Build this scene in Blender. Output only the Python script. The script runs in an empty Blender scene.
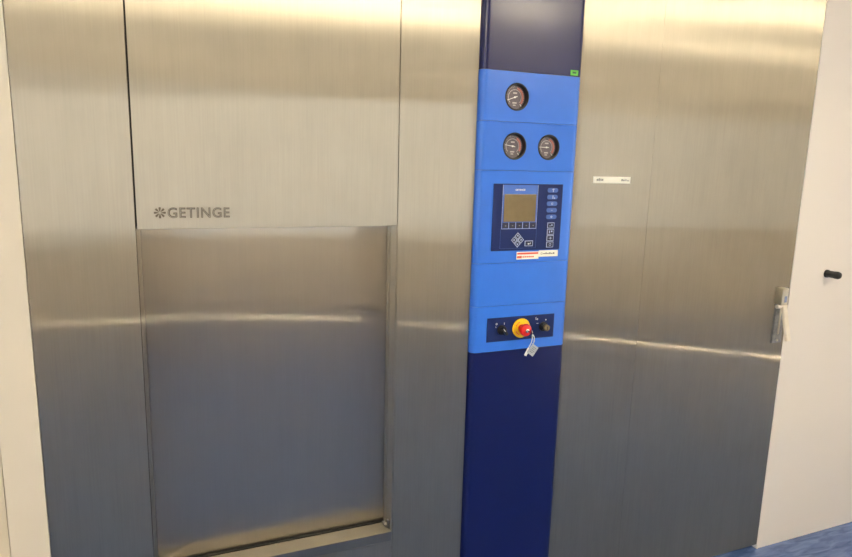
import bpy, bmesh, math, random
from mathutils import Vector, Matrix, Euler
random.seed(4)
SC = bpy.context.scene
COL = SC.collection

# ------------------------------------------------------------------ camera
YAW, PITCH, ROLL = 0.397538, 0.179640, 0.0260826
CAM_D, CAM_H = 1.6977, 1.55          # metres from the steel front, metres above the floor
fw = Vector((math.sin(YAW)*math.cos(PITCH), math.cos(YAW)*math.cos(PITCH), -math.sin(PITCH)))
r0 = Vector((math.cos(YAW), -math.sin(YAW), 0)); u0 = r0.cross(fw)
rt = r0*math.cos(ROLL) + u0*math.sin(ROLL); up = -r0*math.sin(ROLL) + u0*math.cos(ROLL)
cd = bpy.data.cameras.new('camera'); cam = bpy.data.objects.new('camera', cd); COL.objects.link(cam)
cam.matrix_world = Matrix(((rt.x, up.x, -fw.x, 0), (rt.y, up.y, -fw.y, -CAM_D), (rt.z, up.z, -fw.z, CAM_H), (0, 0, 0, 1)))
cd.sensor_width = 36; cd.lens = 36*640/852; cd.clip_start = .02
SC.camera = cam

# ------------------------------------------------------------------ world, light, exposure
SC.view_settings.view_transform = 'Standard'; SC.view_settings.look = 'None'
SC.view_settings.exposure = .76; SC.view_settings.gamma = 1; SC.view_settings.use_curve_mapping = False
w = bpy.data.worlds.new('sky'); SC.world = w; w.use_nodes = True
bg = w.node_tree.nodes['Background']; bg.inputs[0].default_value = (.75, .86, 1, 1); bg.inputs[1].default_value = .6

def area(name, loc, rot, sx, sy, power, col):
    l = bpy.data.lights.new(name, 'AREA'); l.shape = 'RECTANGLE'; l.size = sx; l.size_y = sy; l.energy = power; l.color = col
    o = bpy.data.objects.new(name, l); COL.objects.link(o); o.location = loc; o.rotation_euler = rot
    return o
# daylight coming in through the side window; bluish light through an unseen left window, for the column edge
area('window_daylight', (3.86, -2.9, 1.46), (0, math.radians(90), 0), 1.34, 2.5, 50, (1, .96, .90))
area('side_window_daylight', (-2.71, -2.2, 1.5), (0, math.radians(-90), 0), 1.25, 1.6, 20, (.72, .86, 1))

# light of two unseen pendants, added to brighten the ceiling reflected in the steel
for ux in (-1.0, 2.1): area('added_uplighter_light', (ux, -2.0, 2.11), (math.pi, 0, 0), .9, .16, 60, (1, .94, .85))

# ------------------------------------------------------------------ materials
def mat(name):
    m = bpy.data.materials.new(name); m.use_nodes = True; nt = m.node_tree
    return m, nt, nt.nodes, nt.links, nt.nodes['Principled BSDF']
def s2l(c): return tuple(((v/255)/12.92 if v/255 <= .04045 else ((v/255+.055)/1.055)**2.4) for v in c) + (1,)
def plain(name, c, rough=.5, metal=0, spec=.5, coat=0, var=.05, scale=30):
    m, nt, N, L, b = mat(name)
    b.inputs['Roughness'].default_value = rough; b.inputs['Metallic'].default_value = metal
    b.inputs['Specular IOR Level'].default_value = spec; b.inputs['Coat Weight'].default_value = coat
    b.inputs['Coat Roughness'].default_value = .08
    tc = N.new('ShaderNodeTexCoord'); n = N.new('ShaderNodeTexNoise'); n.inputs['Scale'].default_value = scale; n.inputs['Detail'].default_value = 3
    cr = N.new('ShaderNodeValToRGB'); lin = s2l(c)
    cr.color_ramp.elements[0].position = .3; cr.color_ramp.elements[1].position = .7
    cr.color_ramp.elements[0].color = tuple(v*(1-var) for v in lin[:3])+(1,); cr.color_ramp.elements[1].color = tuple(min(1, v*(1+var)) for v in lin[:3])+(1,)
    L.new(tc.outputs['Object'], n.inputs['Vector']); L.new(n.outputs['Fac'], cr.inputs['Fac']); L.new(cr.outputs['Color'], b.inputs['Base Color'])
    return m
def glow(name, c, s):
    m, nt, N, L, b = mat(name)
    b.inputs['Base Color'].default_value = (*c, 1); b.inputs['Emission Color'].default_value = (*c, 1); b.inputs['Emission Strength'].default_value = s
    return m

def steel(name, tint=(.61, .555, .45), r1=.62, a1=.55, r2=.26, a2=.93, mix=.42, sharp=.25, horiz=(0, 0, 1), var=.085):
    """vertically brushed stainless steel: highlights smear sideways"""
    m, nt, N, L, b = mat(name); N.remove(b); out = N['Material Output']
    geo = N.new('ShaderNodeNewGeometry')
    def noise(sc, detail=3, rough=.55):
        mp = N.new('ShaderNodeMapping'); mp.inputs['Scale'].default_value = sc
        n = N.new('ShaderNodeTexNoise'); n.inputs['Scale'].default_value = 1; n.inputs['Detail'].default_value = detail; n.inputs['Roughness'].default_value = rough
        L.new(geo.outputs['Position'], mp.inputs['Vector']); L.new(mp.outputs['Vector'], n.inputs['Vector']); return n
    fine = noise((260, 260, 5), 2); mid = noise((34, 34, 4), 3); blot = noise((9, 9, 6), 4, .65)
    def math_(op, a, bb):
        n = N.new('ShaderNodeMath'); n.operation = op
        for i, v in enumerate((a, bb)):
            if isinstance(v, (int, float)): n.inputs[i].default_value = v
            else: L.new(v, n.inputs[i])
        return n.outputs[0]
    s = math_('ADD', math_('MULTIPLY', fine.outputs['Fac'], .45), math_('ADD', math_('MULTIPLY', mid.outputs['Fac'], .35), math_('MULTIPLY', blot.outputs['Fac'], .5)))
    # s is centred on .65
    k = math_('ADD', math_('MULTIPLY', math_('SUBTRACT', s, .65), var*4), 1.0)
    vm = N.new('ShaderNodeVectorMath'); vm.operation = 'SCALE'; vm.inputs[0].default_value = tint; L.new(k, vm.inputs['Scale'])
    hz = N.new('ShaderNodeCombineXYZ')
    for i in range(3): hz.inputs[i].default_value = horiz[i]
    bump = N.new('ShaderNodeBump'); bump.inputs['Strength'].default_value = .012; bump.inputs['Distance'].default_value = .004; L.new(blot.outputs['Fac'], bump.inputs['Height'])
    def g(r, a):
        n = N.new('ShaderNodeBsdfAnisotropic'); n.distribution = 'GGX'; n.inputs['Roughness'].default_value = r; n.inputs['Anisotropy'].default_value = a
        L.new(vm.outputs[0], n.inputs['Color']); L.new(hz.outputs[0], n.inputs['Tangent']); L.new(bump.outputs[0], n.inputs['Normal']); return n
    A, B = g(r1, a1), g(r2, a2)
    mx = N.new('ShaderNodeMixShader'); mx.inputs[0].default_value = mix
    L.new(A.outputs[0], mx.inputs[1]); L.new(B.outputs[0], mx.inputs[2])
    C = g(.17, .96); m2 = N.new('ShaderNodeMixShader'); m2.inputs[0].default_value = sharp
    L.new(mx.outputs[0], m2.inputs[1]); L.new(C.outputs[0], m2.inputs[2])
    L.new(m2.outputs[0], out.inputs['Surface'])
    return m

M = {}
M['steel'] = steel('brushed_steel')
M['steel_door'] = steel('brushed_door_steel', tint=(.63, .585, .50), r1=.50, mix=.60, var=.05)
M['steel_sill'] = steel('polished_sill_steel', tint=(.44, .41, .35), r1=.5, mix=.4)
M['chrome'] = plain('chrome', (205, 205, 200), .22, 1)
M['zinc'] = plain('galvanised_metal', (150, 152, 152), .38, 1, var=.2, scale=90)
M['blue'] = plain('light_blue_paint', (46, 112, 218), .30, 0, .5, .25, .02)
M['navy'] = plain('navy_blue_paint', (2, 16, 78), .32, 0, .35, .25, .03)
M['pad'] = plain('navy_membrane', (20, 38, 92), .42, 0, .25, 0, .03)
M['padblue'] = plain('membrane_blue', (62, 104, 190), .45, 0, .5, 0, .03)
M['padline'] = plain('membrane_silver_line', (182, 194, 226), .5)
M['keyblue'] = plain('key_blue', (70, 104, 178), .45)
M['keydark'] = plain('key_dark', (34, 38, 66), .45)
M['screen'] = plain('lcd_screen', (122, 108, 80), .18, 0, .5, .3, .05, 60)
M['white'] = plain('white_print', (236, 236, 230), .55)
M['paper'] = plain('sticker_paper', (252, 249, 235), .6, var=.01)
M['red'] = plain('red_plastic', (214, 34, 26), .32, 0, .5, .3)
M['redprint'] = plain('red_print', (222, 92, 72), .6)
M['yellow'] = plain('yellow_plastic', (244, 196, 24), .45)
M['green'] = plain('green_label', (92, 190, 70), .6)
M['black'] = plain('black_plastic', (20, 20, 22), .4)
M['rubber'] = plain('black_rubber', (34, 34, 33), .55)
M['dial'] = plain('hazed_dial_face', (104, 97, 104), .3, 0, .5, .2, .15, 200)  # lightened grey: haze of the gauge glass put into the colour
M['dialgrey'] = plain('dial_print_grey', (196, 190, 188), .5)
M['dialred'] = plain('dial_print_red', (208, 134, 122), .5)
M['gap'] = plain('dark_recess', (26, 23, 20), .8)
M['engrave'] = plain('engraved_lettering', (84, 74, 60), .6, .2)
M['engrave_in'] = steel('engraved_lettering_inside', tint=(.56, .53, .47))
M['latch'] = plain('cast_latch_metal', (222, 216, 200), .30, .9)
M['lever'] = plain('pale_lever', (238, 230, 214), .32, .3)
M['tagm'] = plain('grey_tag', (176, 180, 184), .5, var=.12, scale=300)
M['ink'] = plain('grey_ink', (120, 124, 120), .6)
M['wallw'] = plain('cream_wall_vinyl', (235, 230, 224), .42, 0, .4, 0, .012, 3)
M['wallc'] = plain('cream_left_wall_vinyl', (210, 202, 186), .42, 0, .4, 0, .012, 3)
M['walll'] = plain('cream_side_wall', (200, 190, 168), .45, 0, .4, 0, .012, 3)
M['wallf'] = plain('warm_room_wall', (232, 216, 188), .7, var=.02, scale=2)
M['dado'] = plain('pale_dado', (214, 198, 172), .6, var=.03, scale=2)
M['ceil'] = plain('ceiling_paint', (236, 226, 206), .8, var=.02, scale=4)
M['frame'] = plain('window_frame_paint', (225, 224, 220), .4)
M['lamp'] = glow('added_streak_lamp_glow', (1, .84, .58), 520)  # emission of the added low lamp, for the bright streak in the steel

def floor_mat():
    m, nt, N, L, b = mat('blue_marbled_vinyl')
    tc = N.new('ShaderNodeTexCoord'); mp = N.new('ShaderNodeMapping'); mp.inputs['Scale'].default_value = (3, 14, 3); mp.inputs['Rotation'].default_value = (0, 0, .5)
    n = N.new('ShaderNodeTexNoise'); n.inputs['Scale'].default_value = 3; n.inputs['Detail'].default_value = 6; n.inputs['Distortion'].default_value = .8
    cr = N.new('ShaderNodeValToRGB'); e = cr.color_ramp.elements
    e[0].position = .3; e[0].color = s2l((56, 80, 130)); e[1].position = .72; e[1].color = s2l((92, 116, 166))
    L.new(tc.outputs['Object'], mp.inputs[0]); L.new(mp.outputs[0], n.inputs[0]); L.new(n.outputs['Fac'], cr.inputs[0]); L.new(cr.outputs[0], b.inputs['Base Color'])
    b.inputs['Roughness'].default_value = .24; b.inputs['Specular IOR Level'].default_value = .6
    return m
M['floor'] = floor_mat()
def glass_mat():
    m, nt, N, L, b = mat('window_glass'); N.remove(b)
    t = N.new('ShaderNodeBsdfTransparent'); g = N.new('ShaderNodeBsdfGlossy'); g.inputs['Roughness'].default_value = .02
    f = N.new('ShaderNodeFresnel'); f.inputs[0].default_value = 1.45; x = N.new('ShaderNodeMixShader')
    L.new(f.outputs[0], x.inputs[0]); L.new(t.outputs[0], x.inputs[1]); L.new(g.outputs[0], x.inputs[2]); L.new(x.outputs[0], N['Material Output'].inputs[0])
    return m
M['glass'] = glass_mat()

# ------------------------------------------------------------------ mesh helpers (world coordinates in, parent offset taken off)
def link(name, bm, m, parent=None, smooth=False, kind=None, extra=None):
    me = bpy.data.meshes.new(name); bmesh.ops.recalc_face_normals(bm, faces=bm.faces)
    bm.to_mesh(me); bm.free(); me.materials.append(m)
    for e in (extra or []): me.materials.append(e)
    if smooth:
        for p in me.polygons: p.use_smooth = True
        me.set_sharp_from_angle(angle=math.radians(35))
    o = bpy.data.objects.new(name, me); COL.objects.link(o)
    if parent is not None:
        off = WORLD[parent.name]; me.transform(Matrix.Translation(-off)); o.parent = parent; WORLD[o.name] = off
    else:
        vs = [v.co for v in me.vertices]; c = Vector((sum(v.x for v in vs)/len(vs), sum(v.y for v in vs)/len(vs), min(v.z for v in vs)))
        me.transform(Matrix.Translation(-c)); o.location = c; WORLD[o.name] = c
    if kind: o['kind'] = kind
    return o
WORLD = {}
def thing(name, label, cat, loc, group=None):
    o = bpy.data.objects.new(name, None); o.empty_display_size = .1; COL.objects.link(o); o.location = loc; WORLD[o.name] = Vector(loc)
    tag(o, label, cat, group); return o
def tag(o, label, cat, group=None):
    o['label'] = label; o['category'] = cat
    if group: o['group'] = group
def box(bm, x0, x1, y0, y1, z0, z1, bev=0):
    t = bmesh.new(); bmesh.ops.create_cube(t, size=1)
    for v in t.verts: v.co = Vector((x0+(v.co.x+.5)*(x1-x0), y0+(v.co.y+.5)*(y1-y0), z0+(v.co.z+.5)*(z1-z0)))
    if bev: bmesh.ops.bevel(t, geom=t.edges[:], offset=bev, segments=2, affect='EDGES', profile=.6)
    merge(bm, t)
def merge(bm, t):
    me = bpy.data.meshes.new('tmp'); t.to_mesh(me); t.free(); bm.from_mesh(me); bpy.data.meshes.remove(me)
def B(*a, bev=0):
    bm = bmesh.new(); box(bm, *a, bev=bev); return bm
def cyl(bm, p0, p1, r0, r1=None, seg=32, bev=0):
    p0, p1 = Vector(p0), Vector(p1); r1 = r0 if r1 is None else r1
    t = bmesh.new(); bmesh.ops.create_cone(t, cap_ends=True, segments=seg, radius1=r0, radius2=r1, depth=(p1-p0).length)
    if bev:
        es = [e for e in t.edges if abs(e.verts[0].co.z-e.verts[1].co.z) < 1e-6 and e.verts[0].co.z > 0]
        bmesh.ops.bevel(t, geom=es, offset=bev, segments=3, affect='EDGES', profile=.5)
    q = (p1-p0).to_track_quat('Z', 'Y'); t.transform(Matrix.Translation((p0+p1)/2) @ q.to_matrix().to_4x4()); merge(bm, t)
def lathe(bm, c, prof, seg=40, axis=(0, -1, 0), caps=True):
    """profile of (radius, height along axis) spun round the axis at c"""
    t = bmesh.new(); rings = []
    for r, h in prof:
        rings.append([t.verts.new((r*math.cos(2*math.pi*i/seg), r*math.sin(2*math.pi*i/seg), h)) for i in range(seg)])
    for a, b in zip(rings, rings[1:]):
        for i in range(seg): t.faces.new((a[i], a[(i+1) % seg], b[(i+1) % seg], b[i]))
    if caps and prof[0][0] > 1e-5: t.faces.new(rings[0][::-1])
    if caps and prof[-1][0] > 1e-5: t.faces.new(rings[-1])
    bmesh.ops.remove_doubles(t, verts=t.verts, dist=1e-6)
    q = Vector(axis).to_track_quat('Z', 'Y'); t.transform(Matrix.Translation(Vector(c)) @ q.to_matrix().to_4x4()); merge(bm, t)
def poly(bm, pts, y0, y1):
    """outline (x,z) extruded from y0 to y1"""
    t = bmesh.new(); a = [t.verts.new((x, y0, z)) for x, z in pts]; b = [t.verts.new((x, y1, z)) for x, z in pts]
    t.faces.new(a); t.faces.new(b[::-1]); n = len(pts)
    for i in range(n): t.faces.new((a[i], b[i], b[(i+1) % n], a[(i+1) % n]))
    merge(bm, t)
def arc(bm, cx, cz, ra, rb, a0, a1, y0, y1, n=20):
    p = [(cx+rb*math.cos(math.radians(a0+(a1-a0)*i/n)), cz+rb*math.sin(math.radians(a0+(a1-a0)*i/n))) for i in range(n+1)]
    q = [(cx+ra*math.cos(math.radians(a0+(a1-a0)*i/n)), cz+ra*math.sin(math.radians(a0+(a1-a0)*i/n))) for i in range(n+1)]
    for i in range(n): poly(bm, [p[i], p[i+1], q[i+1], q[i]], y0, y1)
def text_bm(s, x, z, w, hgt, y, thick, offset=0.0, spacing=1.0):
    c = bpy.data.curves.new('t', 'FONT'); c.body = s; c.extrude = .5; c.offset = offset; c.space_character = spacing; c.resolution_u = 6
    o = bpy.data.objects.new('t', c); COL.objects.link(o); dg = bpy.context.evaluated_depsgraph_get(); dg.update()
    me = bpy.data.meshes.new_from_object(o.evaluated_get(dg)); bpy.data.objects.remove(o); bpy.data.curves.remove(c)
    bm = bmesh.new(); bm.from_mesh(me); bpy.data.meshes.remove(me)
    xs = [v.co.x for v in bm.verts]; ys = [v.co.y for v in bm.verts]; a, b, e, f = min(xs), max(xs), min(ys), max(ys)
    for v in bm.verts: v.co = Vector((x+(v.co.x-a)/(b-a)*w, y-(v.co.z+.5)*thick, z+(v.co.y-e)/(f-e)*hgt))
    return bm
def cut(o, cutter_bm):
    """boolean-cut a pocket into a part's mesh (cutter in world coordinates)"""
    me = bpy.data.meshes.new('c'); bmesh.ops.recalc_face_normals(cutter_bm, faces=cutter_bm.faces); cutter_bm.to_mesh(me); cutter_bm.free()
    me.transform(Matrix.Translation(-WORLD[o.name])); c = bpy.data.objects.new('c', me); COL.objects.link(c); p = o.parent
    o.parent = None; l = o.location.copy(); o.location = (0, 0, 0)
    md = o.modifiers.new('b', 'BOOLEAN'); md.object = c; md.operation = 'DIFFERENCE'; md.solver = 'EXACT'
    dg = bpy.context.evaluated_depsgraph_get(); dg.update(); new = bpy.data.meshes.new_from_object(o.evaluated_get(dg))
    o.modifiers.clear(); old = o.data; o.data = new; new.name = old.name; bpy.data.objects.remove(c); o.parent = p; o.location = l

# ------------------------------------------------------------------ the room
XL, XR, YB, H = -2.6, 3.75, -4.67, 2.5
def st(name, bm, m): return link(name, bm, m, kind='structure')
st('floor', B(XL, XR, YB, .30, -.06, 0), M['floor'])
st('ceiling', B(XL-.1, XR+.1, YB-.1, .40, H, H+.08), M['ceil'])
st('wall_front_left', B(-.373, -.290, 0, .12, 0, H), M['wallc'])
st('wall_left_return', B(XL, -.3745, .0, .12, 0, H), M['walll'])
st('wall_front_right', B(2.2375, XR, 0, .12, 0, H), M['wallw'])
st('wall_front_top', B(-.289, 2.2365, 0, .12, 2.36, H), M['wallw'])
st('wall_behind_panels', B(-.37, 2.30, .36, .40, 0, H), M['gap'])
bm = bmesh.new()
vy0, vy1, vz0, vz1 = -3.0, -1.4, .88, 2.12
box(bm, XL-.1, XL, YB-.1, vy0, 0, H); box(bm, XL-.1, XL, vy1, .12, 0, H); box(bm, XL-.1, XL, vy0, vy1, 0, vz0); box(bm, XL-.1, XL, vy0, vy1, vz1, H)
st('wall_left', bm, M['wallw'])
bm = bmesh.new()
for a in ((vy0, vy0+.06, vz0, vz1), (vy1-.06, vy1, vz0, vz1), (vy0+.06, vy1-.06, vz0, vz0+.06), (vy0+.06, vy1-.06, vz1-.06, vz1)): box(bm, XL-.07, XL-.01, a[0], a[1], a[2], a[3])
wf = st('window_2', bm, M['frame'])
link('pane', B(XL-.041, XL-.035, vy0+.06, vy1-.06, vz0+.06, vz1-.06), M['glass'], wf)
bm = bmesh.new()
wy0, wy1, wz0, wz1 = -4.15, -1.65, .79, 2.13
box(bm, XR, XR+.1, YB-.1, wy0, 0, H); box(bm, XR, XR+.1, wy1, .12, 0, H); box(bm, XR, XR+.1, wy0, wy1, 0, wz0); box(bm, XR, XR+.1, wy0, wy1, wz1, H)
st('wall_right', bm, M['wallw'])
bm = bmesh.new()
for a in ((wy0, wy0+.06, wz0, wz1), (wy1-.06, wy1, wz0, wz1), (wy0+.06, wy1-.06, wz0, wz0+.06), (wy0+.06, wy1-.06, wz1-.06, wz1), (-2.93, -2.87, wz0+.06, wz1-.06)):
    box(bm, XR+.01, XR+.07, a[0], a[1], a[2], a[3])
wf = st('window_1', bm, M['frame'])
link('pane', B(XR+.035, XR+.041, wy0+.06, wy1-.06, wz0+.06, wz1-.06), M['glass'], wf)
st('wall_back', B(XL, XR, YB-.1, YB, 0, H), M['wallf'])
st('trim_1', B(XL, XR, YB, YB+.02, .0, .42, bev=.004), M['dado'])
st('baseboard_right', B(XR-.015, XR, YB+.03, -.01, 0, .035, bev=.003), M['frame'])
t = thing('added_streak_lamp', 'slim warm lamp added at floor level under the window, standing in for an unseen bright spot', 'lamp', (XR-.02, -2.75, .036))  # added lamp in place of an unseen low bright spot mirrored as the streak
link('housing', B(XR-.03, XR-.001, -2.76, -2.58, .036, .070, bev=.003), M['zinc'], t)
link('diffuser', B(XR-.034, XR-.0305, -2.72, -2.62, .037, .046), M['lamp'], t)
for ux, lab in ((-1.0, 'long pendant light added behind the viewer to brighten the ceiling, on the side of the sterilizer door'), (2.1, 'long pendant light added behind the viewer to brighten the ceiling, on the side of the service door')):
    t = thing('added_uplighter', lab, 'lamp', (ux, -2.0, 2.05), 'pendant lights added behind the viewer to brighten the ceiling')  # unseen fitting, added to carry the extra ceiling light
    bm = bmesh.new(); box(bm, ux-.5, ux+.5, -2.10, -1.90, 2.05, 2.065); box(bm, ux-.5, ux+.5, -2.10, -2.09, 2.065, 2.10); box(bm, ux-.5, ux+.5, -1.91, -1.90, 2.065, 2.10)
    link('trough', bm, M['frame'], t)
    for dx in (-.46, .46):
        bm = bmesh.new(); cyl(bm, (ux+dx, -2.0, 2.0651), (ux+dx, -2.0, 2.4995), .004, seg=10); link('hanger', bm, M['frame'], t)

st('trim_2', B(2.2372, 2.2460, -.0018, -.0001, .0, H, bev=.0006), M['wallw'])

# ------------------------------------------------------------------ steel front
PZ0, PZ1, PT = .02, 2.355, .025
def panel(x0, x1, y0=0, z0=PZ0, z1=PZ1, bev=.0012): return B(x0, x1, y0, y0+PT, z0, z1, bev=bev)
o = link('cladding_panel', panel(-.2885, -.0545), M['steel']); tag(o, 'tall brushed steel cladding panel left of the sterilizer door, against the cream wall', 'wall panel')
o = link('cladding_panel', panel(.6225, .8590), M['steel']); tag(o, 'narrow brushed steel cladding panel between the sterilizer door and the blue control column', 'wall panel')
t = thing('cladding_panel', 'brushed steel cladding panel with a small white label, right of the blue control column', 'wall panel', (1.36, .01, PZ0))
link('sheet', panel(1.2045, 1.5113), M['steel'], t)
lb = link('sticker', B(1.2800, 1.4275, -.0008, -.0001, 1.4985, 1.5195), M['paper'], t); lb['label'] = 'small white label strip'
bm = bmesh.new()
for i, (a, b, c) in enumerate(((0, .007, .006), (.008, .013, .008), (.0145, .018, .007), (.019, .026, .006), (.098, .103, .007), (.105, .111, .005), (.114, .118, .006), (.121, .1285, .003))):
    box(bm, 1.293+a, 1.293+b, -.0012, -.0007, 1.506, 1.506+c)
link('print', bm, M['ink'], lb)

# sterilizer: hood with lettering, sliding door in its recess, guides and sill
t = thing('steam_sterilizer', 'large steel steam sterilizer with a recessed closed sliding door and engraved maker lettering', 'sterilizer', (.285, .1, PZ0))
link('hood_panel', panel(-.0502, .6198, 0, 1.3712), M['steel'], t)
bm = B(-.0445, .6140, .0252, .068, 1.3712, 1.386); link('hood_lip', bm, M['steel_sill'], t)
DY = .070
link('sliding_door', B(-.0450, .6155, DY, DY+.03, .4285, 1.62, bev=.0015), M['steel_door'], t)
bm = bmesh.new(); box(bm, -.0535, -.0480, .026, DY+.05, .02, 1.3705); box(bm, -.0479, -.0450, .040, DY-.002, .43, 1.3705, bev=.0006)
link('door_guide', bm, M['steel'], t)
bm = bmesh.new(); box(bm, .6190, .6218, .002, DY+.05, .02, 1.3705, bev=.0005)
box(bm, .6150, .6188, .050, DY-.003, .43, 1.3705, bev=.0008)
link('door_guide', bm, M['steel'], t)
bm = bmesh.new(); box(bm, -.0465, .6185, 0, DY-.010, .395, .4255, bev=.0015)
link('sill', bm, M['steel_sill'], t)
link('door_seal', B(-.0440, .6180, DY-.0098, DY+.04, .405, .4280), M['gap'], t)
link('lower_panel', panel(-.0468, .6180, .002, PZ0, .393), M['steel'], t)
bm = bmesh.new(); box(bm, .6130, .6185, .018, .030, .4257, .452, bev=.0015); box(bm, .6070, .6185, .030, .058, .4257, .4310, bev=.0015)
link('corner_bracket', bm, M['zinc'], t)
# lettering
lg = link('lettering', text_bm('GETINGE', .0200, 1.3985, .1465, .0262, -.00012, .0008, .022, 1.12), M['engrave'], t)
link('letter_face', text_bm('GETINGE', .0213, 1.4000, .1439, .0232, -.0007, .0008, -.034, 1.12), M['engrave_in'], lg)
bm = bmesh.new(); cx, cz = .0023, 1.4118
for k in range(8):
    a = math.pi*k/4; d = Vector((math.cos(a), math.sin(a))); n = Vector((-d.y, d.x))
    poly(bm, [(cx+d.x*p+n.x*q, cz+d.y*p+n.y*q) for p, q in ((.0030, -.0006), (.0095, -.0024), (.0135, -.0024), (.0135, .0024), (.0095, .0024), (.0030, .0006))], -.0009, -.0001)
link('emblem', bm, M['engrave'], t)

# access door with its latch
t = thing('access_door', 'tall flush steel service door at the right end with a lever latch on its edge', 'door', (1.88, .01, PZ0))
link('door_leaf', panel(1.5117, 2.2365), M['steel'], t)
pl = link('latch_plate', B(2.166, 2.216, -.008, -.0002, .895, 1.115, bev=.003), M['zinc'], t)
bm = bmesh.new()
box(bm, 2.187, 2.196, -.0105, -.0078, .930, 1.040, bev=.002)
cyl(bm, (2.19, -.0078, .907), (2.19, -.0112, .907), .005, seg=16)
link('rail', bm, M['latch'], pl)
lv = link('latch_box', B(2.158, 2.192, -.034, -.0005, 1.051, 1.116, bev=.004), M['latch'], t, smooth=True)
link('blue_mark', B(2.171, 2.184, -.0350, -.0338, 1.062, 1.086, bev=.0005), plain('blue_mark', (140, 156, 190), .4), lv)
bm = bmesh.new()
cyl(bm, (2.150, -.022, 1.044), (2.200, -.022, 1.044), .0075, seg=20)
d = Vector((0, -.034, -.127)); q = d.to_track_quat('Z', 'Y').to_matrix().to_4x4()
tt = bmesh.new(); bmesh.ops.create_cube(tt, size=1)
for v in tt.verts: v.co = Vector((v.co.x*.012, v.co.y*.022, v.co.z*d.length))
bmesh.ops.bevel(tt, geom=tt.edges[:], offset=.002, segments=2, affect='EDGES')
tt.transform(Matrix.Translation(Vector((2.181, -.028, 1.045)) + d/2) @ Matrix(((1, 0, 0, 0), (0, 1, 0, 0), (0, 0, 1, 0), (0, 0, 0, 1))) @ q @ Matrix.Rotation(math.pi/2, 4, 'Z')); merge(bm, tt)
link('lever', bm, M['lever'], t, smooth=True)

# ------------------------------------------------------------------ blue control column
CL, CR, PD, PR = .8605, 1.2010, .020, .020
t = thing('control_column', 'tall blue control column with three gauges, keypad screen and emergency stop', 'control panel', (1.033, 0, PZ0))
def prof():
    p = [(CL, .03)]
    for i in range(9):
        a = math.pi*(1-.5*i/8); p.append((CL+PR+PR*math.cos(a), -PD+PR-PR*math.sin(a)))
    for i in range(9):
        a = math.pi*.5*(1-i/8); p.append((CR-PR+PR*math.cos(a), -PD+PR-PR*math.sin(a)))
    p.append((CR, .03)); return p
def band(name, z0, z1, m):
    bm = bmesh.new(); P = prof(); g = .0005
    a = [bm.verts.new((x, y, z0+g)) for x, y in P]; b = [bm.verts.new((x, y, z1-g)) for x, y in P]; n = len(P)
    bm.faces.new(a); bm.faces.new(b[::-1])
    for i in range(n): bm.faces.new((a[i], b[i], b[(i+1) % n], a[(i+1) % n]))
    return link(name, bm, m, t, smooth=True)
band('top_cover', 1.8140, PZ1, M['navy'])
g1p = band('gauge_plate', 1.6725, 1.8140, M['blue'])
g2p = band('gauge_plate', 1.5320, 1.6725, M['blue'])
band('keypad_plate', 1.2555, 1.5320, M['blue'])
band('blank_plate', 1.1230, 1.2555, M['blue'])
band('switch_plate', .9785, 1.1230, M['blue'])
band('bottom_cover', PZ0, .9785, M['navy'])
link('backing', B(CL+.003, CR-.003, .0305, .034, PZ0, PZ1), M['gap'], t)
link('side_edge', B(CR+.0003, CR+.0022, 0, .02, PZ0, PZ1), plain('brown_edge_seal', (96, 78, 74), .6), t)
gl = link('sticker', B(1.1555, 1.1825, -PD-.0009, -PD-.0001, 1.8170, 1.8325), M['green'], t); gl['label'] = 'small green sticker'
bm = bmesh.new()
for k in range(3): box(bm, 1.1625+k*.0045, 1.166+k*.0045, -PD-.0013, -PD-.0008, 1.8225, 1.8275)
link('print', bm, M['keydark'], gl)

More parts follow.
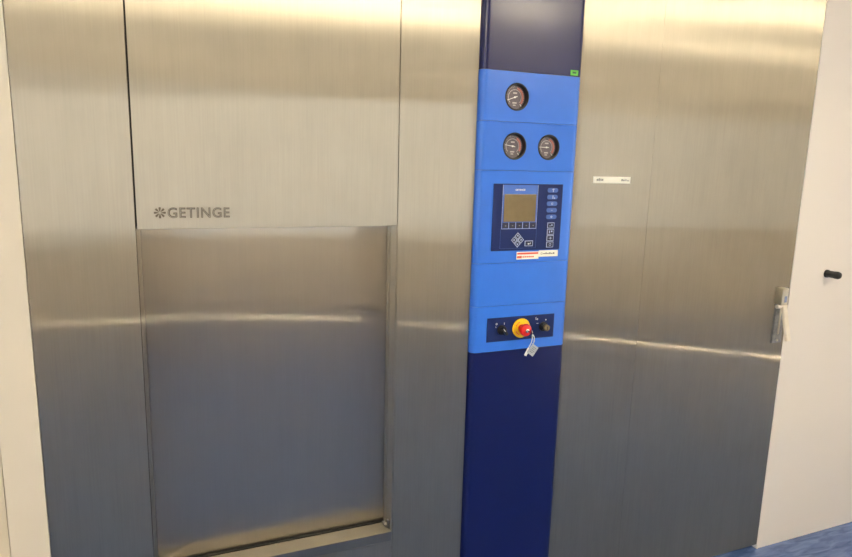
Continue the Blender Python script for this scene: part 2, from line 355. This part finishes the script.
def gauge(plate, cx, cz, R, needle, redarc, lab):
    RP = R-.0022
    c = bmesh.new(); cyl(c, (cx, -PD-.01, cz), (cx, -.004, cz), RP, seg=56); cut(plate, c)
    for p in plate.data.polygons: p.use_smooth = False
    y = -.0045
    bm = bmesh.new(); lathe(bm, (cx, -PD, cz), [(RP-.0001, .0002), (R, .0002), (R, .0010), (RP+.0004, .0022), (RP-.0020, .0016), (RP-.0030, -.0145), (RP-.0001, -.0150), (RP-.0001, .0002)], 56, caps=False)
    g = link('pressure_gauge', bm, M['black'], t, smooth=True); g['label'] = lab
    bm = bmesh.new(); cyl(bm, (cx, y, cz), (cx, y-.002, cz), RP-.0032, seg=48); link('dial', bm, M['dial'], g)
    yf = y-.002
    bm = bmesh.new()
    for k in range(28):
        a = math.radians(225-270*k/27); r = RP-.0055; l = .004 if k % 3 else .006; dx, dz = math.cos(a), math.sin(a); wv = .0005
        poly(bm, [(cx+dx*(r-l)-dz*wv, cz+dz*(r-l)+dx*wv), (cx+dx*r-dz*wv, cz+dz*r+dx*wv), (cx+dx*r+dz*wv, cz+dz*r-dx*wv), (cx+dx*(r-l)+dz*wv, cz+dz*(r-l)-dx*wv)], yf-.0006, yf-.0001)
    arc(bm, cx, cz, RP-.0165, RP-.0150, -45, 225, yf-.0006, yf-.0001, 30)
    box(bm, cx-.006, cx+.007, yf-.0006, yf-.0001, cz+.010, cz+.014); box(bm, cx-.007, cx+.007, yf-.0006, yf-.0001, cz-.018, cz-.014); box(bm, cx-.005, cx+.004, yf-.0006, yf-.0001, cz-.024, cz-.021)
    link('scale', bm, M['dialgrey'], g)
    bm = bmesh.new(); arc(bm, cx, cz, RP-.0135, RP-.0080, redarc[0], redarc[1], yf-.0012, yf-.0007, 18); link('red_zone', bm, M['dialred'], g)
    a = math.radians(needle); d = Vector((math.cos(a), math.sin(a))); n = Vector((-d.y, d.x)); Ln = RP-.010
    bm = bmesh.new(); poly(bm, [(cx+d.x*p+n.x*q, cz+d.y*p+n.y*q) for p, q in ((-.008, -.0013), (Ln, -.0007), (Ln, .0007), (-.008, .0013))], yf-.0030, yf-.0022)
    cyl(bm, (cx, yf-.0001, cz), (cx, yf-.0035, cz), .0028, seg=16)
    link('needle', bm, M['white'], g)
    a = math.radians(-48); d = Vector((math.cos(a), math.sin(a))); n = Vector((-d.y, d.x)); r = RP-.004
    bm = bmesh.new(); poly(bm, [(cx+d.x*p+n.x*q, cz+d.y*p+n.y*q) for p, q in ((r-.008, -.0009), (r, -.0016), (r, .0016), (r-.008, .0009))], yf-.0018, yf-.0013)
    link('end_mark', bm, M['white'], g)
gauge(g1p, .9765, 1.7435, .0395, 200, (-40, 75), 'round pressure gauge, the single one in the upper row')
gauge(g2p, .9765, 1.6032, .0395, 172, (-30, 60), 'round pressure gauge, left of the pair in the lower row')
gauge(g2p, 1.0945, 1.6036, .0380, 180, (-40, 70), 'round pressure gauge, right of the pair in the lower row')

# keypad with screen
y0 = -PD-.0025
pad = link('keypad', B(.9120, 1.1530, y0, -PD-.0001, 1.2930, 1.4935, bev=.001), M['pad'], t)
F = y0-.0001
bm = bmesh.new(); box(bm, .9425, 1.0640, F-.0006, F, 1.3590, 1.4905)
link('screen_surround', bm, M['padblue'], pad)
bm = bmesh.new(); lw = .0009; Y0, Y1 = F-.0012, F-.0007
for a in ((.9425, .9434, 1.3590, 1.4905), (1.0631, 1.0640, 1.3590, 1.4905), (.9435, 1.063, 1.3590, 1.3600)): box(bm, a[0], a[1], Y0, Y1, a[2], a[3])
for k in range(1, 5): x = .9434+k*.02394; box(bm, x-.0006, x+.0006, Y0, Y1, 1.3600, 1.3790)
link('screen_line', bm, M['padline'], pad)
link('screen', B(.9480, 1.0585, F-.0022, F-.0007, 1.3805, 1.4630, bev=.0005), M['screen'], pad)
link('maker_lettering', text_bm('GETINGE', .9850, 1.4735, .0340, .0052, F-.0007, .0004, .02), M['white'], pad)
for k in range(5):
    x = .9434+k*.02394
    kk = link('soft_key', B(x+.0018, x+.0222, F-.0019, F-.0007, 1.3612, 1.3785, bev=.0004), M['keydark'], pad)
bm = bmesh.new()
for k in range(5):
    x = .9434+k*.02394+.012; box(bm, x-.0012, x+.0030, F-.0023, F-.00195, 1.3670+.0008*k % .001, 1.3705)
link('soft_key_print', bm, M['ink'], pad)
# arrow keys: four lozenges
dc = (1.0002, 1.3255)
for k in range(4):
    a = math.pi/2*k; ca, sa = math.cos(a), math.sin(a)
    def rp(x, z): return (dc[0]+(x*ca-z*sa)*.98, dc[1]+(x*sa+z*ca)*1.02)
    bm = bmesh.new(); poly(bm, [rp(0, .0010), rp(.0108, .0118), rp(0, .0226), rp(-.0108, .0118)], F-.0014, F)
    kk = link('arrow_key', bm, M['keydark'], pad)
    bm = bmesh.new(); o4 = [(0, .0010), (.0108, .0118), (0, .0226), (-.0108, .0118)]; i4 = [(0, .0034), (.0084, .0118), (0, .0202), (-.0084, .0118)]
    for e in range(4): poly(bm, [rp(*o4[e]), rp(*o4[(e+1) % 4]), rp(*i4[(e+1) % 4]), rp(*i4[e])], F-.0021, F-.00145)
    poly(bm, [rp(-.0034, .0108), rp(.0034, .0108), rp(0, .0165)], F-.0021, F-.00145)
    link('key_print', bm, M['padline'], pad)
# enter key
bm = bmesh.new(); link('enter_key', B(1.0265, 1.0550, F-.0013, F, 1.3055, 1.3225, bev=.0004), M['padline'], pad)
bm = bmesh.new(); box(bm, 1.0285, 1.0530, F-.0018, F-.00135, 1.3073, 1.3207); link('key_face', bm, M['keydark'], pad)
bm = bmesh.new(); box(bm, 1.0400, 1.0460, F-.0023, F-.00185, 1.3120, 1.3134); box(bm, 1.0450, 1.0462, F-.0023, F-.00185, 1.3134, 1.3172)
poly(bm, [(1.0352, 1.3127), (1.0404, 1.3098), (1.0404, 1.3156)], F-.0023, F-.00185); link('enter_print', bm, M['white'], pad)
# right hand keys
ov = [1.4755, 1.4550, 1.4348, 1.4148, 1.3945]
bw = bmesh.new()
for k, z in enumerate(ov):
    cx = 1.1160; pts = []
    for i in range(24):
        a = 2*math.pi*i/24; pts.append((cx+(.0120 if math.cos(a) > 0 else -.0120)+.0068*math.cos(a), z+.0068*math.sin(a)))
    bm = bmesh.new(); poly(bm, pts, F-.0014, F); kk = link('oval_key', bm, M['keyblue'], pad)
    if k == 0: box(bw, cx, cx+.0026, F-.0019, F-.00145, z-.005, z+.005); box(bw, cx-.003, cx+.006, F-.0024, F-.00195, z+.0025, z+.0042)
    elif k == 1: box(bw, cx, cx+.0026, F-.0019, F-.00145, z-.005, z+.005); box(bw, cx+.0055, cx+.009, F-.0019, F-.00145, z-.005, z-.001)
    elif k == 2: arc(bw, cx, z, .0022, .0034, 0, 360, F-.0019, F-.00145, 16)
    elif k == 3: box(bw, cx-.003, cx+.003, F-.0019, F-.00145, z-.0006, z+.0006)
    else: arc(bw, cx, z, .0016, .0034, 0, 360, F-.0019, F-.00145, 16)
link('key_print', bw, M['padline'], pad)
bm = bmesh.new(); bw = bmesh.new()
for k, z in enumerate((1.3680, 1.3482, 1.3285, 1.3087)):
    cx = 1.1165
    link('square_key', B(cx-.0125, cx+.0125, F-.0013, F, z-.0088, z+.0088, bev=.0004), M['padline'], pad)
    box(bm, cx-.0108, cx+.0108, F-.0018, F-.00135, z-.0071, z+.0071)
    if k == 0: box(bw, cx-.006, cx-.001, F-.0023, F-.00185, z-.002, z-.0005); box(bw, cx+.001, cx+.005, F-.0023, F-.00185, z-.001, z+.003)
    elif k == 1: box(bw, cx-.006, cx-.003, F-.0023, F-.00185, z-.004, z+.004); box(bw, cx+.001, cx+.006, F-.0023, F-.00185, z-.001, z+.004)
    elif k == 2: box(bw, cx-.006, cx+.006, F-.0023, F-.00185, z-.0006, z+.0006); box(bw, cx-.001, cx+.001, F-.0023, F-.0024+.0001, z-.004, z+.004)
    else: arc(bw, cx, z, .003, .0042, 0, 360, F-.0023, F-.00185, 14)
link('square_key_face', bm, M['keydark'], pad); link('square_key_print', bw, M['padline'], pad)
bm = bmesh.new()
for a in ((.9405, .9409, 1.2995, 1.3588), (1.0655, 1.0659, 1.2995, 1.3588), (.9409, 1.0655, 1.2995, 1.2999)): box(bm, a[0], a[1], F-.0005, F, a[2], a[3])
link('border_line', bm, M['keyblue'], pad)
# stickers below the keypad
Q = -PD-.0001
s1 = link('sticker', B(1.0015, 1.0798, Q-.0008, Q, 1.2648, 1.2880), M['paper'], t); s1['label'] = 'white sticker with red print'
bm = bmesh.new(); box(bm, 1.0035, 1.0780, Q-.0012, Q-.00085, 1.2800, 1.2855); box(bm, 1.0035, 1.0200, Q-.0012, Q-.00085, 1.2685, 1.2755)
for k in range(6): box(bm, 1.0225+k*.007, 1.0275+k*.007, Q-.0012, Q-.00085, 1.2700, 1.2745)
link('print', bm, M['redprint'], s1)
s2 = link('sticker', B(1.0802, 1.1500, Q-.0008, Q, 1.2710, 1.2905), M['paper'], t); s2['label'] = 'plain white sticker with grey print'
bm = bmesh.new(); arc(bm, 1.0905, 1.2805, .0024, .0034, 0, 360, Q-.0012, Q-.00085, 14)
for k in range(6): box(bm, 1.0970+k*.0070, 1.1020+k*.0070, Q-.0012, Q-.00085, 1.2785, 1.2785+(.005 if k % 2 else .0035))
link('print', bm, M['ink'], s2)

# switch row
pz = link('switch_board', B(.9100, 1.1510, -PD-.0020, -PD-.0001, 1.0100, 1.0860, bev=.0008), M['pad'], t)
Fs = -PD-.0021
def knob(name, cx, cz, ang, m, pm):
    bm = bmesh.new(); lathe(bm, (cx, Fs, cz), [(.0150, .0), (.0150, .004), (.0135, .006), (.0120, .006), (.0115, .014), (.0100, .0155), (0, .0155)], 32)
    k = link(name, bm, m, t, smooth=True)
    tt = bmesh.new(); box(tt, -.0045, .0045, -.0265, -.0150, -.0135, .0135, bev=.0015); tt.transform(Matrix.Translation((cx, Fs+.001, cz)) @ Matrix.Rotation(math.radians(ang), 4, 'Y')); link('grip', tt, m, k)
    tt = bmesh.new(); box(tt, -.0008, .0008, -.0273, -.0266, .0010, .0125); tt.transform(Matrix.Translation((cx, Fs+.001, cz)) @ Matrix.Rotation(math.radians(ang), 4, 'Y')); link('pointer_line', tt, pm, k)
    return k
knob('selector_knob', .9610, 1.0470, -38, M['black'], M['white'])['label'] = 'black selector knob at the left'
bm = bmesh.new(); cx, cz = .9425, 1.0665
arc(bm, cx, cz, .0018, .0032, 0, 360, Fs-.0005, Fs, 14); box(bm, .9690, .9705, Fs-.0005, Fs, 1.0630, 1.0695)
tt = bmesh.new(); box(tt, 1.0820, 1.0835, Fs-.0005, Fs, 1.0700, 1.0790); merge(bm, tt); arc(bm, 1.0880, 1.0720, .0014, .0028, 0, 360, Fs-.0005, Fs, 12)
box(bm, 1.1180, 1.1215, Fs-.0005, Fs, 1.0660, 1.0700); box(bm, 1.0860, 1.0930, Fs-.0005, Fs, 1.0575, 1.0590); box(bm, .9398, .9412, Fs-.0005, Fs, 1.0555, 1.0590)
link('switch_print', bm, M['white'], pz)
bm = bmesh.new(); lathe(bm, (1.1110, Fs, 1.0470), [(.0150, 0), (.0150, .005), (.0135, .007), (.0115, .007), (.0110, .0150), (.0100, .0160), (0, .0160)], 32)
ks = link('key_switch', bm, M['black'], t, smooth=True); ks['label'] = 'black key switch with a brass coloured key lock'
bm = bmesh.new(); lathe(bm, (1.1110, Fs-.0160, 1.0470), [(.0100, -.0005), (.0100, .008), (.0088, .009), (0, .009)], 24); link('lock_cylinder', bm, plain('brass_lock', (172, 158, 120), .3, 1), ks, smooth=True)
bm = bmesh.new(); box(bm, 1.1102, 1.1118, Fs-.0262, Fs-.0245, 1.0420, 1.0520); link('key_slot', bm, M['black'], ks)
tt = bmesh.new(); box(tt, -.0040, .0035, -.0150, -.006, .004, .0175, bev=.001); tt.transform(Matrix.Translation((1.108, Fs, 1.047)) @ Matrix.Rotation(math.radians(-35), 4, 'Y')); link('switch_wing', tt, M['black'], ks)
# emergency stop
ex, ez = 1.0300, 1.0480
bm = bmesh.new(); lathe(bm, (ex, Fs, ez), [(.0310, 0), (.0310, .0025), (.0295, .0040), (0, .0040)], 48)
es = link('emergency_stop', bm, M['yellow'], t, smooth=True); es['label'] = 'emergency stop with yellow disc and red mushroom button'
bm = bmesh.new(); arc(bm, ex, ez, .0200, .0225, 110, 160, Fs-.0046, Fs-.0041, 8); arc(bm, ex, ez, .0200, .0225, 200, 250, Fs-.0046, Fs-.0041, 8); link('disc_print', bm, M['redprint'], es)
bm = bmesh.new(); lathe(bm, (ex, Fs-.0042, ez), [(.0125, 0), (.0125, .014), (.0175, .017), (.0195, .021), (.0195, .026), (.0175, .0300), (.0120, .0325), (0, .0330)], 40); link('push_button', bm, M['red'], es, smooth=True)
by = Fs-.0372
bm = bmesh.new(); lathe(bm, (ex, by-.0002, ez), [(.0062, 0), (.0062, .003), (.0050, .0038), (0, .0038)], 24); link('lock', bm, M['chrome'], es, smooth=True)

# key and tag hanging from the emergency stop
t2 = thing('key_tag', 'small grey tag on a white cord, hanging from the red emergency stop button', 'tag', (ex+.004, by-.012, 1.0470))
bm = bmesh.new(); box(bm, ex-.0008, ex+.0008, by-.0160, by-.0042, ez-.003, ez+.003); lathe(bm, (ex-.0008, by-.0225, ez), [(.0085, 0), (.0085, .0016), (0, .0016)], 24, axis=(1, 0, 0)); link('key', bm, M['chrome'], t2)
def tube(pts, r, seg=10):
    bm = bmesh.new(); ps = [Vector(p) for p in pts]; rings = []
    for i, p in enumerate(ps):
        d = (ps[min(i+1, len(ps)-1)]-ps[max(i-1, 0)]).normalized(); q = d.to_track_quat('Z', 'Y')
        rings.append([bm.verts.new(p+q @ Vector((r*math.cos(2*math.pi*k/seg), r*math.sin(2*math.pi*k/seg), 0))) for k in range(seg)])
    for a, b in zip(rings, rings[1:]):
        for k in range(seg): bm.faces.new((a[k], a[(k+1) % seg], b[(k+1) % seg], b[k]))
    bm.faces.new(rings[0][::-1]); bm.faces.new(rings[-1]); return bm
def bez(P, n=18):
    o = []
    for i in range(n+1):
        s = i/n; o.append(tuple((1-s)**3*P[0][j]+3*s*(1-s)**2*P[1][j]+3*s*s*(1-s)*P[2][j]+s**3*P[3][j] for j in range(3)))
    return o
ty = by-.010
link('cord', tube(bez([(ex, by-.030, ez-.004), (ex+.012, by-.030, ez-.010), (ex+.015, by-.020, ez-.035), (ex+.0160, ty, 1.0080)]), .0015), M['white'], t2, smooth=True)
link('cord', tube(bez([(ex+.001, by-.028, ez-.007), (ex+.006, by-.026, ez-.025), (ex+.006, ty-.004, ez-.040), (ex-.001, ty, .992)]), .0013), M['white'], t2, smooth=True)
tg = bmesh.new(); box(tg, -.0135, .0135, -.0010, .0010, -.0165, .0165, bev=.0008)
TM = Matrix.Translation((ex+.0170, ty, .9880)) @ Matrix.Rotation(math.radians(36), 4, 'Y'); tg.transform(TM)
tgo = link('tag', tg, M['tagm'], t2)
tp = bmesh.new()
for k in range(4): box(tp, -.0085, .0085-.003*(k % 2), -.0016, -.0011, .0080-k*.0055, .0098-k*.0055)
tp.transform(TM); link('print', tp, M['ink'], tgo)
tw = bmesh.new(); box(tw, -.0045, .0045, -.0009, .0009, -.0130, .0130, bev=.0006); tw.transform(Matrix.Translation((ex-.0015, ty+.002, .9830)) @ Matrix.Rotation(math.radians(28), 4, 'Y')); link('flap', tw, M['white'], t2)

# ------------------------------------------------------------------ rubber bumper on the wall
t = thing('wall_bumper', 'short black rubber bumper peg sticking out of the cream wall right of the latch', 'bumper', (2.433, 0, 1.157))
bm = bmesh.new(); lathe(bm, (2.433, -.0002, 1.157), [(.0158, 0), (.0158, .006), (.0150, .008), (0, .008)], 32); link('base', bm, M['black'], t, smooth=True)
bm = bmesh.new(); lathe(bm, (2.433, -.0085, 1.157), [(.0135, 0), (.0137, .024), (.0146, .028), (.0148, .040), (.0120, .047), (.0060, .050), (0, .0505)], 32); link('peg', bm, M['rubber'], t, smooth=True)
